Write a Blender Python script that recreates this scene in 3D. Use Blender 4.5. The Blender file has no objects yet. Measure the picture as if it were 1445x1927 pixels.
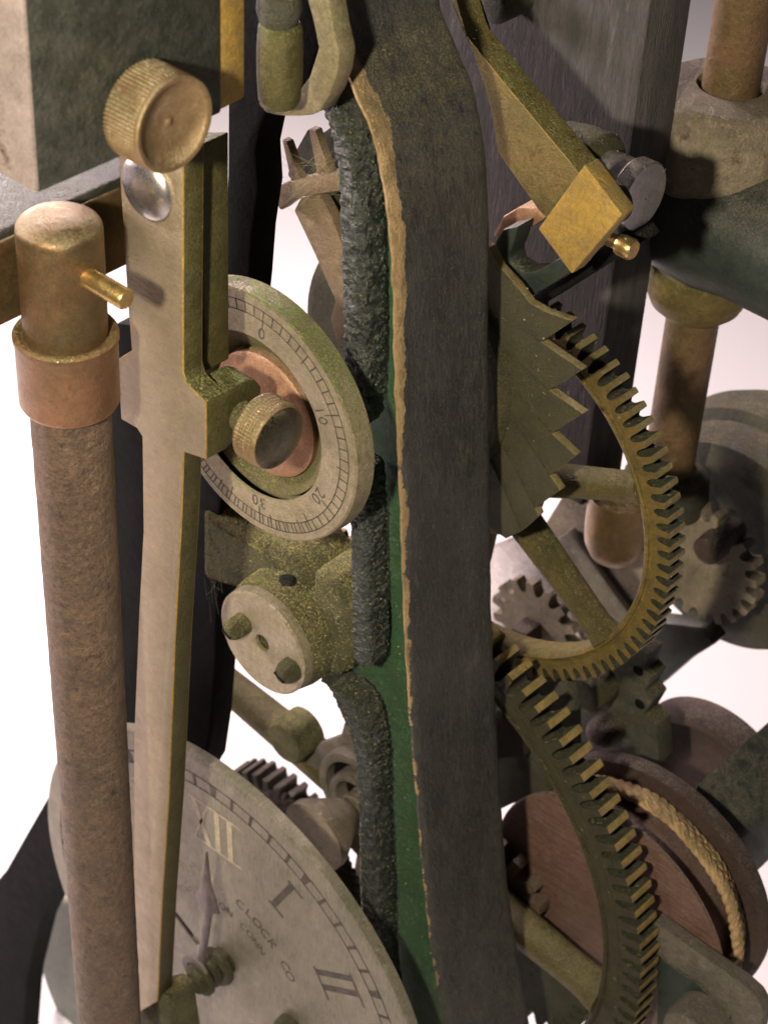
import bpy, bmesh, math, random
from mathutils import Vector, Matrix, noise
R = math.radians
random.seed(7)
scene = bpy.context.scene
COL = scene.collection

# ------------------------------------------------------------------ camera
# world axes: X runs along the front frame (to the right), Y goes from the dials into the movement, Z is up
TH, RO, AZ, FPX, DIST = R(38.31), R(-3.20), R(40.42), 3820.6, 38.2
_F = Vector((-math.sin(AZ), math.cos(AZ), 0)); _R = Vector((math.cos(AZ), math.sin(AZ), 0)); _U = Vector((0, 0, 1))
FW = _F * math.cos(TH) - _U * math.sin(TH)
_u = _U * math.cos(TH) + _F * math.sin(TH)
IR = _R * math.cos(RO) - _u * math.sin(RO)
IU = IR.cross(FW)
CAM = -DIST * FW
cam = bpy.data.cameras.new("camera")
cam.sensor_fit = 'VERTICAL'; cam.sensor_height = 36.0; cam.lens = FPX / 1927 * 36
cam.clip_start = 0.5; cam.clip_end = 2000
cam.dof.use_dof = True; cam.dof.focus_distance = 38.8; cam.dof.aperture_fstop = 0.36
co = bpy.data.objects.new("camera", cam); COL.objects.link(co)
m = Matrix((IR, IU, -FW)).transposed().to_4x4(); m.translation = CAM
co.matrix_world = m
scene.camera = co

def at(px, py, v, ax=1):
    """survey helper: the point of the photograph (px, py) on the plane X, Y or Z = v"""
    d = FW + (px - 722.5) / FPX * IR - (py - 963.5) / FPX * IU
    return CAM + d * ((v - CAM[ax]) / d[ax])
def pY(pts, Y):
    return [((q := at(x, y, Y)).x, q.z) for x, y in pts]
def pX(pts, X):
    return [((q := at(x, y, X, 0)).y, q.z) for x, y in pts]

# ------------------------------------------------------------------ light
world = bpy.data.worlds.new("World"); scene.world = world; world.use_nodes = True
bg = world.node_tree.nodes['Background']
bg.inputs[0].default_value = (0.86, 0.83, 0.90, 1); bg.inputs[1].default_value = 0.06
def lamp(name, loc, tgt, size, power, col):
    l = bpy.data.lights.new(name, 'AREA'); l.shape = 'DISK'; l.size = size; l.energy = power; l.color = col
    o = bpy.data.objects.new(name, l); COL.objects.link(o); o.location = loc
    o.rotation_euler = (Vector(tgt) - Vector(loc)).to_track_quat('-Z', 'Y').to_euler()
    return o
lamp("display_spot", (10.5, -26.0, 20.5), (-1, 2, -3), 2.0, 22500, (1.0, 0.90, 0.68))
lamp("left_fill_light", (-56, -15, 16), (-2, 4, -8), 16, 44000, (1.0, 0.84, 0.84))  # pinkish area lamp for the light from the left; not a window
lamp("table_fill_light", (-54, 24, 20), (-14, 14, -26), 24, 74000, (1.0, 0.83, 0.82))  # lamp added behind to whiten the tabletop; not a window
scene.view_settings.view_transform = 'Standard'; scene.view_settings.look = 'None'
scene.view_settings.exposure = 0.0; scene.view_settings.gamma = 1.0
scene.render.engine = 'CYCLES'
scene.cycles.use_denoising = True
scene.cycles.max_bounces = 6; scene.cycles.diffuse_bounces = 3; scene.cycles.glossy_bounces = 3
scene.cycles.sample_clamp_indirect = 4

# ------------------------------------------------------------------ materials
def material(name, c1, c2, c3=None, metal=0.0, rough=0.5, scale=1.0, bump=0.03, fine=9.0,
             dust=0.25, dustcol=(0.30, 0.27, 0.13), up=0.7, speck=0.3, brushed=None, edge=None, stretch=(1, 1, 1), spec=0.4, coarse=0.0, mott=0.5):
    m = bpy.data.materials.new(name); m.use_nodes = True
    nt = m.node_tree; N = nt.nodes; L = nt.links
    bs = N['Principled BSDF']
    def nd(t, **k):
        n = N.new(t)
        for a, b in k.items(): setattr(n, a, b)
        return n
    def noise_(vec, s, det=5, r=0.6):
        n = nd('ShaderNodeTexNoise'); n.inputs['Scale'].default_value = s; n.inputs['Detail'].default_value = det
        n.inputs['Roughness'].default_value = r; L.new(vec, n.inputs['Vector']); return n.outputs['Fac']
    def ramp(v, a, b):
        n = nd('ShaderNodeMapRange'); n.interpolation_type = 'SMOOTHSTEP'
        n.inputs['From Min'].default_value = a; n.inputs['From Max'].default_value = b
        L.new(v, n.inputs['Value']); return n.outputs['Result']
    def math_(op, a, b):
        n = nd('ShaderNodeMath', operation=op)
        for i, v in enumerate((a, b)):
            if isinstance(v, (int, float)): n.inputs[i].default_value = v
            else: L.new(v, n.inputs[i])
        return n.outputs[0]
    def mix(f, a, b):
        n = nd('ShaderNodeMix', data_type='RGBA')
        if isinstance(f, (int, float)): n.inputs[0].default_value = f
        else: L.new(f, n.inputs[0])
        for i, v in ((6, a), (7, b)):
            if isinstance(v, tuple): n.inputs[i].default_value = (*v, 1)
            else: L.new(v, n.inputs[i])
        return n.outputs[2]
    tc = nd('ShaderNodeTexCoord'); mp = nd('ShaderNodeMapping'); mp.inputs['Scale'].default_value = stretch
    L.new(tc.outputs['Object'], mp.inputs['Vector']); V = mp.outputs['Vector']
    geo = nd('ShaderNodeNewGeometry'); sep = nd('ShaderNodeSeparateXYZ'); L.new(geo.outputs['Normal'], sep.inputs[0])
    col = mix(ramp(noise_(V, 0.9 * scale, 8, .65), .36, .66), c1, c2)
    if c3: col = mix(ramp(noise_(V, 2.3 * scale, 8, .7), .56, .68), col, c3)
    if mott:   # tarnish and grime at the grain scale
        k = nd('ShaderNodeMapRange'); k.inputs['From Min'].default_value = .3; k.inputs['From Max'].default_value = .7
        k.inputs['To Min'].default_value = 1 - mott; k.inputs['To Max'].default_value = 1 + mott * .55
        L.new(math_('ADD', math_('MULTIPLY', noise_(V, 4.5 * min(scale, 2), 7, .72), .55), math_('MULTIPLY', noise_(V, 19, 3, .7), .45)), k.inputs['Value'])
        mm = nd('ShaderNodeVectorMath', operation='SCALE'); L.new(col, mm.inputs[0]); L.new(k.outputs['Result'], mm.inputs['Scale']); col = mm.outputs[0]
    met = metal; rgh = math_('ADD', math_('MULTIPLY', noise_(V, 3.1 * scale, 5), .3), rough - .15)
    h = noise_(V, fine, 6, .65)
    if coarse:
        vo = nd('ShaderNodeTexVoronoi'); vo.inputs['Scale'].default_value = fine * .35; L.new(V, vo.inputs['Vector'])
        h = math_('ADD', h, math_('MULTIPLY', vo.outputs['Distance'], coarse))
    if edge:   # paint worn to bare bronze along the frame's front arris
        y0, w, ec = edge
        so = nd('ShaderNodeSeparateXYZ'); L.new(tc.outputs['Object'], so.inputs[0])
        wv = math_('ADD', math_('MULTIPLY', noise_(tc.outputs['Object'], .9, 2, .5), 1.5), math_('MULTIPLY', noise_(tc.outputs['Object'], 3.2, 5, .7), 1.1))
        lim = math_('MULTIPLY', math_('SUBTRACT', wv, .95), w)
        zf = math_('SUBTRACT', math_('MULTIPLY', ramp(so.outputs['Z'], 36.5, 42.5), .20), math_('MULTIPLY', math_('SUBTRACT', 1.0, ramp(so.outputs['Z'], 28.0, 37.0)), .10))
        dd = math_('SUBTRACT', math_('ADD', lim, zf), math_('SUBTRACT', so.outputs['Y'], y0))
        ef = ramp(dd, -.012, .012)
        bronze = mix(ramp(noise_(V, 5, 5), .35, .7), ec, tuple(c * .55 for c in ec))
        col = mix(ef, col, bronze)
        met = math_('MULTIPLY', ef, .55)
        h = math_('SUBTRACT', h, math_('MULTIPLY', ef, 2.2))
    if brushed:
        mb = nd('ShaderNodeMapping'); mb.inputs['Rotation'].default_value = brushed[0]; mb.inputs['Scale'].default_value = brushed[1]
        L.new(tc.outputs['Object'], mb.inputs['Vector'])
        br = noise_(mb.outputs['Vector'], 6, 4, .7)
        col = mix(math_('MULTIPLY', ramp(br, .35, .7), brushed[2]), col, c2 if not c3 else c3)
        h = math_('ADD', h, math_('MULTIPLY', br, .8))
    # settled dust: lies on what faces up, plus scattered grains
    upm = ramp(sep.outputs['Z'], .1, .8)
    dn = ramp(noise_(tc.outputs['Object'], 3.0, 8, .75), .32, .62)
    d = math_('MULTIPLY', math_('ADD', math_('MULTIPLY', upm, up), dust * .5), dn)
    sp = math_('MULTIPLY', ramp(noise_(tc.outputs['Object'], 16, 3, .8), .585, .68), speck)
    grain = noise_(tc.outputs['Object'], 24, 4, .8)
    d = math_('MULTIPLY', d, math_('ADD', math_('MULTIPLY', ramp(grain, .40, .58), .75), .25))
    d = math_('MINIMUM', math_('ADD', d, sp), 1.0)
    dc = mix(ramp(grain, .35, .68), tuple(c * .45 for c in dustcol), dustcol)
    dc = mix(math_('MULTIPLY', ramp(noise_(tc.outputs['Object'], 1.6, 3), .5, .7), .6), dc, (dustcol[0] * .65, dustcol[1] * .85, dustcol[2] * .55))
    col = mix(d, col, dc)
    L.new(col, bs.inputs['Base Color'])
    mt = math_('MULTIPLY', math_('SUBTRACT', 1.0, d), met)
    L.new(mt, bs.inputs['Metallic'])
    rr = math_('ADD', rgh, math_('MULTIPLY', d, .5)); L.new(rr, bs.inputs['Roughness'])
    bs.inputs['Specular IOR Level'].default_value = spec
    h = math_('ADD', h, math_('MULTIPLY', math_('MULTIPLY', grain, d), 2.0))
    bp = nd('ShaderNodeBump'); bp.inputs['Strength'].default_value = 1.0; bp.inputs['Distance'].default_value = bump
    L.new(h, bp.inputs['Height']); L.new(bp.outputs['Normal'], bs.inputs['Normal'])
    return m
DG = (0.34, 0.33, 0.12); DB = (0.34, 0.28, 0.16); DP = (0.32, 0.25, 0.23)
M = {}
M['lever'] = material('lever_brass', (.42, .335, .225), (.34, .27, .175), (.40, .31, .235), mott=.32, metal=.75, rough=.42, bump=0.012, dust=.12, up=.9, dustcol=DG, speck=.12, brushed=((0, R(35), 0), (.6, 3, 9), .75))
M['brass'] = material('aged_brass', (.20, .135, .045), (.13, .095, .038), (.18, .10, .045), metal=.7, rough=.45, bump=0.03, dust=.5, dustcol=DG, speck=.25)
M['olive'] = material('olive_brass', (.075, .064, .028), (.052, .048, .026), (.10, .075, .026), metal=.35, rough=.5, scale=2, bump=0.05, fine=12, dust=.45, dustcol=(.21, .19, .105), speck=.7)
M['yellow'] = material('yellow_brass', (.43, .265, .055), (.32, .20, .06), (.24, .19, .10), metal=.35, rough=.5, scale=2.2, bump=0.02, dust=.15, speck=.1)
M['bright'] = material('polished_brass', (.75, .52, .20), (.62, .40, .14), metal=.95, rough=.28, bump=.006, dust=.05, up=.1, speck=.03)
M['steel'] = material('polished_steel', (.62, .57, .55), (.48, .43, .43), mott=.25, metal=.95, rough=.27, bump=.005, dust=.1, up=.15, speck=.05)
M['knob'] = material('knob_brass', (.31, .20, .105), (.25, .165, .085), (.34, .24, .15), mott=.4, metal=.65, rough=.42, bump=.006, dust=.25, up=.85, dustcol=(.33, .29, .19), speck=.05)
M['cap'] = material('bronze_cap', (.25, .145, .07), (.19, .13, .065), (.17, .14, .08), mott=.3, metal=.85, rough=.38, bump=.008, dust=.2, up=.5, dustcol=(.30, .28, .18), speck=.06)
M['ferrule'] = material('copper_ferrule', (.33, .17, .09), (.25, .145, .075), (.19, .13, .07), metal=.85, rough=.34, bump=.012, dust=.15, speck=.08, mott=.35)
M['copper'] = material('copper', (.46, .25, .16), (.40, .22, .13), (.34, .21, .13), metal=.7, rough=.45, bump=.012, dust=.15, speck=.08)
M['dial'] = material('silvered_dial', (.34, .27, .19), (.25, .20, .125), (.36, .26, .19), metal=.5, rough=.45, scale=1.3, bump=0.03, dust=.35, up=1.4, dustcol=(.27, .31, .10), speck=.3)
M['face'] = material('dial_face', (.28, .245, .19), (.20, .18, .135), (.33, .28, .24), metal=.6, rough=.42, scale=.6, bump=0.022, fine=14, dust=.3, dustcol=(.30, .29, .18), speck=.2, brushed=((0, R(-20), 0), (3.5, 1, .35), .7))
M['rust'] = material('rusty_iron', (.155, .098, .068), (.215, .132, .085), (.075, .045, .034), mott=.75, metal=.3, rough=.50, spec=.5, scale=1.6, bump=0.13, fine=7, dust=.2, dustcol=(.32, .24, .15), speck=.12, coarse=.6)
M['black'] = material('black_paint', (.028, .027, .025), (.045, .042, .040), (.07, .064, .05), rough=.5, scale=1.5, bump=.02, dust=.3, dustcol=(.26, .24, .14), speck=.25)
M['jet'] = material('jet_black_paint', (.0025, .0025, .0025), (.005, .005, .005), rough=.8, bump=.02, dust=.01, up=.3, dustcol=(.16, .14, .12), speck=.07, spec=.12)
M['plate'] = material('dull_black_plate', (.026, .028, .023), (.058, .057, .050), (.018, .03, .024), metal=.1, rough=.42, scale=2.2, bump=0.05, fine=5, mott=.55, up=.3, dust=.1, dustcol=(.30, .28, .16), speck=.1)
M['flange'] = material('worn_frame_paint', (.022, .022, .025), (.040, .038, .041), (.066, .060, .050), rough=.40, scale=1.2, stretch=(1, 1, .35), bump=0.045, fine=10, dust=.22, dustcol=(.33, .28, .15), speck=.42, edge=(-1.1, .26, (.40, .27, .14)))
M['hammer'] = material('rough_cast_iron', (.009, .013, .012), (.019, .025, .023), (.030, .038, .035), rough=.36, scale=2, bump=.09, fine=5.5, dust=.08, up=.5, dustcol=(.22, .22, .13), speck=.12, spec=.9, coarse=.8)
M['green'] = material('green_enamel', (.026, .10, .038), (.042, .14, .055), (.03, .07, .04), rough=.5, scale=2, bump=0.09, fine=12, dust=.5, dustcol=(.24, .28, .13), speck=.6)
M['moss'] = material('dust_coated_iron', (.07, .068, .035), (.17, .15, .075), (.045, .05, .03), rough=.85, scale=2, bump=0.11, fine=12, dust=1.0, up=.9, dustcol=(.42, .37, .15), speck=.8)
M['cast'] = material('dark_casting', (.030, .034, .024), (.05, .048, .033), (.08, .07, .04), rough=.55, scale=1.2, bump=0.05, dust=.35, dustcol=(.36, .29, .17), speck=.15)
M['castgreen'] = material('dark_green_casting', (.014, .022, .018), (.022, .030, .025), rough=.5, bump=.012, dust=.06, up=.25, dustcol=(.40, .30, .24), speck=.02)
M['pillar'] = material('dusty_iron_pillar', (.055, .050, .050), (.10, .085, .09), (.14, .12, .12), rough=.7, scale=2.4, stretch=(1.6, 1.6, .22), bump=0.09, fine=14, dust=.2, dustcol=(.25, .24, .12), speck=.12)
M['drumred'] = material('red_brown_drum', (.15, .082, .06), (.20, .11, .085), (.095, .05, .04), metal=.2, rough=.45, bump=.03, dust=.2, dustcol=DP, speck=.08, brushed=((0, R(8), 0), (.18, 1, 2.2), .8))  # brushed stripes stand in for reflected lines on the drum
M['maroon'] = material('maroon_rust', (.042, .022, .017), (.065, .035, .025), (.035, .022, .018), rough=.65, bump=0.06, dust=.3, dustcol=DP, speck=.15)
M['rope'] = material('hemp_rope', (.58, .38, .20), (.46, .29, .15), (.66, .45, .25), mott=.3, rough=.85, scale=3, bump=.05, fine=16, dust=.1, speck=.05)
M['brownw'] = material('brown_brass_wheel', (.24, .165, .10), (.20, .14, .085), (.27, .2, .12), metal=.4, rough=.5, bump=0.035, dust=.35, dustcol=(.30, .24, .16), speck=.25)
M['dustgrey'] = material('dusty_grey_iron', (.20, .175, .14), (.15, .13, .10), (.24, .2, .16), metal=.2, rough=.6, bump=0.06, dust=.5, dustcol=DP, speck=.2)
M['verd'] = material('grey_green_shade', (.20, .21, .175), (.17, .18, .15), rough=.6, bump=.02, dust=.2, speck=.1)  # tone of the tabletop in shade, put into the colour
M['beige'] = material('beige_casting', (.30, .24, .165), (.20, .165, .11), (.11, .07, .045), rough=.6, bump=0.05, dust=.4, dustcol=DP, speck=.1)
M['ink'] = material('worn_black_ink', (.045, .036, .036), (.085, .068, .058), (.23, .19, .13), rough=.6, scale=4, bump=.004, dust=.1, speck=.15)
M['fade'] = material('faded_gilt_ink', (.46, .38, .26), (.36, .30, .22), (.30, .26, .19), rough=.5, scale=3, bump=.004, dust=.0, speck=.05)
M['sides'] = material('shaded_olive_brass', (.060, .050, .016), (.085, .068, .022), (.045, .045, .02), metal=.3, rough=.5, bump=0.025, dust=.22, up=1.2, dustcol=(.36, .36, .14), speck=.12)  # olive brass; dark reflections on the lever's sides put into the colour
M['spoke'] = material('dusty_brass_spoke', (.16, .12, .042), (.10, .08, .032), (.09, .08, .04), metal=.45, rough=.5, scale=2, bump=0.06, dust=.6, dustcol=(.36, .31, .15), speck=.5)
M['wheelgold'] = material('dull_gold_brass', (.20, .13, .032), (.12, .085, .026), (.25, .165, .045), metal=.5, rough=.45, scale=2.4, bump=0.035, dust=.3, dustcol=(.30, .25, .10), speck=.25)
M['wheeldark'] = material('shaded_wheel_brass', (.030, .026, .011), (.048, .038, .014), (.022, .024, .014), metal=.3, rough=.55, scale=2, bump=0.05, dust=.25, dustcol=(.24, .22, .11), speck=.3)  # shadow on the lower wheel's face put into the base colour
M['land'] = material('worn_tooth_brass', (.30, .22, .10), (.20, .15, .06), metal=.5, rough=.45, scale=3, bump=.015, dust=.3, speck=.2)
M['landgold'] = material('lit_tooth_brass', (.46, .30, .10), (.28, .19, .07), (.13, .10, .05), metal=.45, rough=.5, scale=3, bump=.015, dust=.3, dustcol=(.26, .24, .11), speck=.3)  # lamplight on the lower wheel's tooth tips put into the colour
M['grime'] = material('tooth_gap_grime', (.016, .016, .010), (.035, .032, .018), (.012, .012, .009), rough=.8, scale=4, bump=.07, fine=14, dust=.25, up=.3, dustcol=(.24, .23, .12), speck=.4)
M['ledge'] = material('ledge_dust', (.16, .13, .07), (.22, .18, .09), rough=.9, scale=3, bump=.06, fine=14, dust=1.0, up=1.2, dustcol=(.36, .33, .12), speck=.6)
M['bare'] = material('bare_pinkish_metal', (.50, .40, .37), (.40, .32, .30), (.12, .07, .045), metal=.5, rough=.4, scale=.55, bump=.01, dust=.05, speck=.05)
M['darkdome'] = material('dark_polished_brass', (.14, .115, .08), (.09, .075, .055), metal=.9, rough=.28, bump=.006, dust=.12, speck=.05)
M['hookm'] = material('pale_bronze', (.24, .19, .12), (.18, .15, .085), (.28, .21, .15), metal=.4, rough=.5, scale=1.5, bump=.015, dust=.3, dustcol=DG, speck=.25)
M['deep'] = material('deep_olive_grime', (.020, .020, .010), (.034, .031, .016), rough=.7, scale=2, bump=.03, dust=.2, up=.4, dustcol=(.22, .2, .1), speck=.3)
M['brownpin'] = material('brown_pinion_steel', (.10, .06, .035), (.14, .085, .05), (.06, .04, .028), metal=.3, rough=.5, scale=2, bump=.03, dust=.25, dustcol=DP, speck=.2)
M['rodred'] = material('reddish_brass_rod', (.21, .115, .065), (.135, .09, .04), (.10, .05, .035), metal=.55, rough=.42, scale=1.3, bump=.03, dust=.4, dustcol=(.33, .27, .11), speck=.2)
M['hand'] = material('blued_steel_hand', (.16, .13, .14), (.22, .18, .18), metal=.6, rough=.45, bump=.008, dust=.2, dustcol=DP, speck=.1)
M['capd'] = material('pale_cap_brass', (.40, .33, .25), (.34, .28, .20), (.42, .34, .26), metal=.45, rough=.5, scale=1.6, bump=0.025, dust=.3, dustcol=(.34, .31, .12), speck=.4)
M['lint'] = material('dust_fibre', (.30, .28, .16), (.22, .22, .14), rough=.9, bump=.0, dust=0, speck=0)
M['flake'] = material('yellow_dust_grain', (.36, .29, .12), (.26, .24, .12), rough=.9, bump=.0, dust=0, speck=0)
M['table'] = material('white_tabletop', (.80, .78, .78), (.82, .80, .80), rough=.6, scale=.05, bump=.0, mott=0, dust=.0, up=0, speck=0)

# ------------------------------------------------------------------ mesh helpers
def auto(bm, me, angle=35):
    bm.normal_update(); bm.to_mesh(me); bm.free()
    for p in me.polygons: p.use_smooth = True
    me.set_sharp_from_angle(angle=R(angle))
ORG = {}
def obj(name, bm, mat, parent=None, label=None, kind=None, angle=35):
    org = ORG.get(parent.name, Vector((0, 0, 0))) if parent else Vector((0, 0, 0))
    if parent is not None: bmesh.ops.translate(bm, verts=bm.verts, vec=-org)
    me = bpy.data.meshes.new(name); auto(bm, me, angle)
    me.materials.append(mat)
    o = bpy.data.objects.new(name, me); COL.objects.link(o)
    if parent is not None: o.parent = parent
    ORG[o.name] = org
    if label: o['label'] = label
    if kind: o['kind'] = kind
    return o
def thing(name, label, cat, loc, group=None):
    o = bpy.data.objects.new(name, None); COL.objects.link(o); o.empty_display_size = .2
    o.location = loc; o['label'] = label; o['category'] = cat; o['kind'] = 'thing'
    if group: o['group'] = group
    ORG[o.name] = Vector(loc); return o
def single(name, bm, mat, label, cat, group=None, angle=35):
    o = obj(name, bm, mat, None, label, angle=angle); o['category'] = cat; o['kind'] = 'thing'
    if group: o['group'] = group
    return o
def sharp_bevel(bm, off, seg=2, ang=30):
    if off <= 0: return bm
    bm.normal_update()
    es = [e for e in bm.edges if len(e.link_faces) == 2 and e.calc_face_angle(0) > R(ang)]
    bmesh.ops.bevel(bm, geom=es, offset=off, segments=seg, affect='EDGES', clamp_overlap=True, profile=.5)
    return bm
def prism(pts, a, b, ax='Y', bev=.04, bm=None, seg=2):
    own = bmesh.new()
    f = (lambda u, v, w: (u, w, v)) if ax == 'Y' else ((lambda u, v, w: (w, u, v)) if ax == 'X' else (lambda u, v, w: (u, v, w)))
    A = [own.verts.new(f(u, v, a)) for u, v in pts]; B = [own.verts.new(f(u, v, b)) for u, v in pts]
    n = len(pts)
    own.faces.new(A); own.faces.new(B[::-1])
    for i in range(n): own.faces.new((A[i], B[i], B[(i + 1) % n], A[(i + 1) % n]))
    bmesh.ops.recalc_face_normals(own, faces=own.faces)
    sharp_bevel(own, bev, seg)
    if bm is None: return own
    merge(bm, own); return bm
def merge(bm, other):
    me = bpy.data.meshes.new('tmp'); other.to_mesh(me); other.free(); bm.from_mesh(me); bpy.data.meshes.remove(me)
def basis(axis):
    w = Vector({'X': (1, 0, 0), 'Y': (0, 1, 0), 'Z': (0, 0, 1)}[axis]) if isinstance(axis, str) else Vector(axis).normalized()
    u = w.orthogonal().normalized(); v = w.cross(u); return u, v, w
def lathe(prof, org, axis='Y', seg=48, bm=None, mod=None, closed=False):
    """revolve (radius, distance along axis) points; mod(row, angle) scales a radius"""
    own = bmesh.new(); u, v, w = basis(axis); org = Vector(org); rows = []
    for k, (r, t) in enumerate(prof):
        if r < 1e-5: rows.append([own.verts.new(org + w * t)] * seg)
        else:
            row = []
            for i in range(seg):
                a = 2 * math.pi * i / seg; rr = r * (mod(k, a) if mod else 1)
                row.append(own.verts.new(org + w * t + (u * math.cos(a) + v * math.sin(a)) * rr))
            rows.append(row)
    K = len(rows)
    for k in range(K if closed else K - 1):
        p, q = rows[k], rows[(k + 1) % K]
        for i in range(seg):
            j = (i + 1) % seg; vs = []
            for x in (p[i], p[j], q[j], q[i]):
                if x not in vs: vs.append(x)
            if len(vs) > 2: own.faces.new(vs)
    bmesh.ops.recalc_face_normals(own, faces=own.faces)
    if bm is None: return own
    merge(bm, own); return bm
def rcyl(r, a, b, bev=.05):   # profile of a solid round bar with softened arrises
    s = 1 if b > a else -1
    return [(0, a), (r - bev, a), (r - bev * .3, a + s * bev * .3), (r, a + s * bev), (r, b - s * bev), (r - bev * .3, b - s * bev * .3), (r - bev, b), (0, b)]
def dome(r, a, h, n=6, base=None):
    p = [(0, base if base is not None else a - .01), (r, base if base is not None else a - .01)]
    for i in range(n + 1):
        t = math.pi / 2 * i / n; p.append((r * math.cos(t), a + h * math.sin(t)))
    p[-1] = (0, p[-1][1]); return p
def tube(path, r, seg=8, bm=None, taper=None):
    own = bmesh.new(); path = [Vector(p) for p in path]; rows = []; n = len(path); prev = None
    for i, p in enumerate(path):
        t = (path[min(i + 1, n - 1)] - path[max(i - 1, 0)]).normalized()
        if prev is None: u = t.orthogonal().normalized()
        else: u = (prev - t * prev.dot(t)).normalized()
        prev = u; v = t.cross(u); rr = r * (taper(i / (n - 1)) if taper else 1)
        rows.append([own.verts.new(p + (u * math.cos(2 * math.pi * k / seg) + v * math.sin(2 * math.pi * k / seg)) * rr) for k in range(seg)])
    for a, b in zip(rows, rows[1:]):
        for k in range(seg): own.faces.new((a[k], a[(k + 1) % seg], b[(k + 1) % seg], b[k]))
    own.faces.new(rows[0][::-1]); own.faces.new(rows[-1])
    if bm is None: return own
    merge(bm, own); return bm
def smooth(pts, n=6, closed=False):
    P = [Vector(p) for p in pts]; out = []; K = len(P)
    for i in range(K if closed else K - 1):
        g = (lambda j: P[j % K]) if closed else (lambda j: P[max(0, min(K - 1, j))])
        a, b, c, d = g(i - 1), g(i), g(i + 1), g(i + 2)
        for k in range(n):
            t = k / n
            out.append(.5 * ((2 * b) + (c - a) * t + (2 * a - 5 * b + 4 * c - d) * t * t + (3 * b - a - 3 * c + d) * t ** 3))
    if not closed: out.append(P[-1])
    return out
def gear(c, y0, w, ri, rr, rt, n, ph=0.0, shape='spur', bm=None, bev=0.0):
    """toothed ring in the XZ plane, its front face at y0"""
    own = bmesh.new(); cx, cz = c; prof = []
    p = 2 * math.pi / n
    if shape == 'spur': T = [(-.20, rt), (-.06, rt + .01), (.06, rt + .01), (.20, rt), (.24, rr + (rt - rr) * .5), (.28, rr + (rt - rr) * .12), (.40, rr - .02), (.5, rr - .045), (.60, rr - .02), (.72, rr + (rt - rr) * .12), (.76, rr + (rt - rr) * .5)]
    else: T = [(0, rt), (.03, rr), (.35, rr + (rt - rr) * .30), (.7, rr + (rt - rr) * .65)]
    for i in range(n):
        j1, j2 = random.uniform(-.03, .03), random.uniform(-.02, .015)
        for f, r in T:
            a = ph + (i + f + (j1 if abs(f) < .3 else 0)) * p; prof.append((a, r + (j2 if abs(f) < .22 else 0)))
    F, B, IF, IB = [], [], [], []
    for a, r in prof:
        ca, sa = math.cos(a), math.sin(a)
        F.append(own.verts.new((cx + r * ca, y0, cz + r * sa))); B.append(own.verts.new((cx + r * ca, y0 + w, cz + r * sa)))
        IF.append(own.verts.new((cx + ri * ca, y0, cz + ri * sa))); IB.append(own.verts.new((cx + ri * ca, y0 + w, cz + ri * sa)))
    K = len(prof); nT = len(T)
    for i in range(K):
        j = (i + 1) % K
        own.faces.new((F[i], F[j], IF[j], IF[i])); own.faces.new((B[j], B[i], IB[i], IB[j]))
        f = own.faces.new((F[j], F[i], B[i], B[j])); own.faces.new((IF[i], IF[j], IB[j], IB[i]))
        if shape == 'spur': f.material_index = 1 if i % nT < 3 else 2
    bmesh.ops.recalc_face_normals(own, faces=own.faces)
    if bm is None: return own
    merge(bm, own); return bm
def ringface(bm, c, y, r0, r1, a0, a1, n=None):
    """thin inlaid arc on a dial: from radius r0 to r1, angles in degrees, 6 mm-thick-ink relief"""
    n = n or max(1, int(abs(a1 - a0) / 3)); P = []
    for i in range(n + 1):
        a = R(a0 + (a1 - a0) * i / n); P.append((c[0] + r1 * math.cos(a), c[1] + r1 * math.sin(a)))
    for i in range(n, -1, -1):
        a = R(a0 + (a1 - a0) * i / n); P.append((c[0] + r0 * math.cos(a), c[1] + r0 * math.sin(a)))
    own = bmesh.new()
    for yy in (y,): V = [own.verts.new((u, yy, v)) for u, v in P]
    for i in range(n):
        own.faces.new((V[i], V[i + 1], V[2 * n - i], V[2 * n + 1 - i]))
    bmesh.ops.recalc_face_normals(own, faces=own.faces)
    bm2 = bm; merge(bm2, own)
def quad(bm, c, y, a, r0, r1, w0, w1=None, off=0.0):
    """radial bar at angle a (degrees)"""
    w1 = w0 if w1 is None else w1; ca, sa = math.cos(R(a)), math.sin(R(a)); t = (-sa, ca)
    P = [(r0, off - w0 / 2), (r1, off - w1 / 2), (r1, off + w1 / 2), (r0, off + w0 / 2)]
    V = [bm.verts.new((c[0] + r * ca + s * t[0], y, c[1] + r * sa + s * t[1])) for r, s in P]
    bm.faces.new(V)
def letter(bm, ch, size, place):
    cu = bpy.data.curves.new('t', 'FONT'); cu.body = ch; cu.size = size; cu.align_x = 'CENTER'; cu.align_y = 'CENTER'; cu.resolution_u = 3
    o = bpy.data.objects.new('t', cu); COL.objects.link(o)
    me = o.to_mesh(); vs = [bm.verts.new(place(v.co.x, v.co.y)) for v in me.vertices]
    for p in me.polygons:
        try: bm.faces.new([vs[i] for i in p.vertices])
        except ValueError: pass
    o.to_mesh_clear(); bpy.data.objects.remove(o); bpy.data.curves.remove(cu)
def dial_letter(bm, ch, size, c, y, a, r):
    """a letter standing on a dial at angle a, its top pointing outwards"""
    ca, sa = math.cos(R(a)), math.sin(R(a))
    letter(bm, ch, size, lambda u, v: (c[0] + (r + v) * ca + u * sa, y, c[1] + (r + v) * sa - u * ca))
def screw(r, h, org, axis='Y', sgn=-1, dom=.5, slot=None):
    bm = lathe([(0, .05 * -sgn), (r, .05 * -sgn), (r, sgn * h * (1 - dom)), (r * .93, sgn * h * (1 - dom * .55)), (r * .7, sgn * h * (1 - dom * .2)), (r * .35, sgn * h * .99), (0, sgn * h)], org, axis, 28)
    return bm
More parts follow.
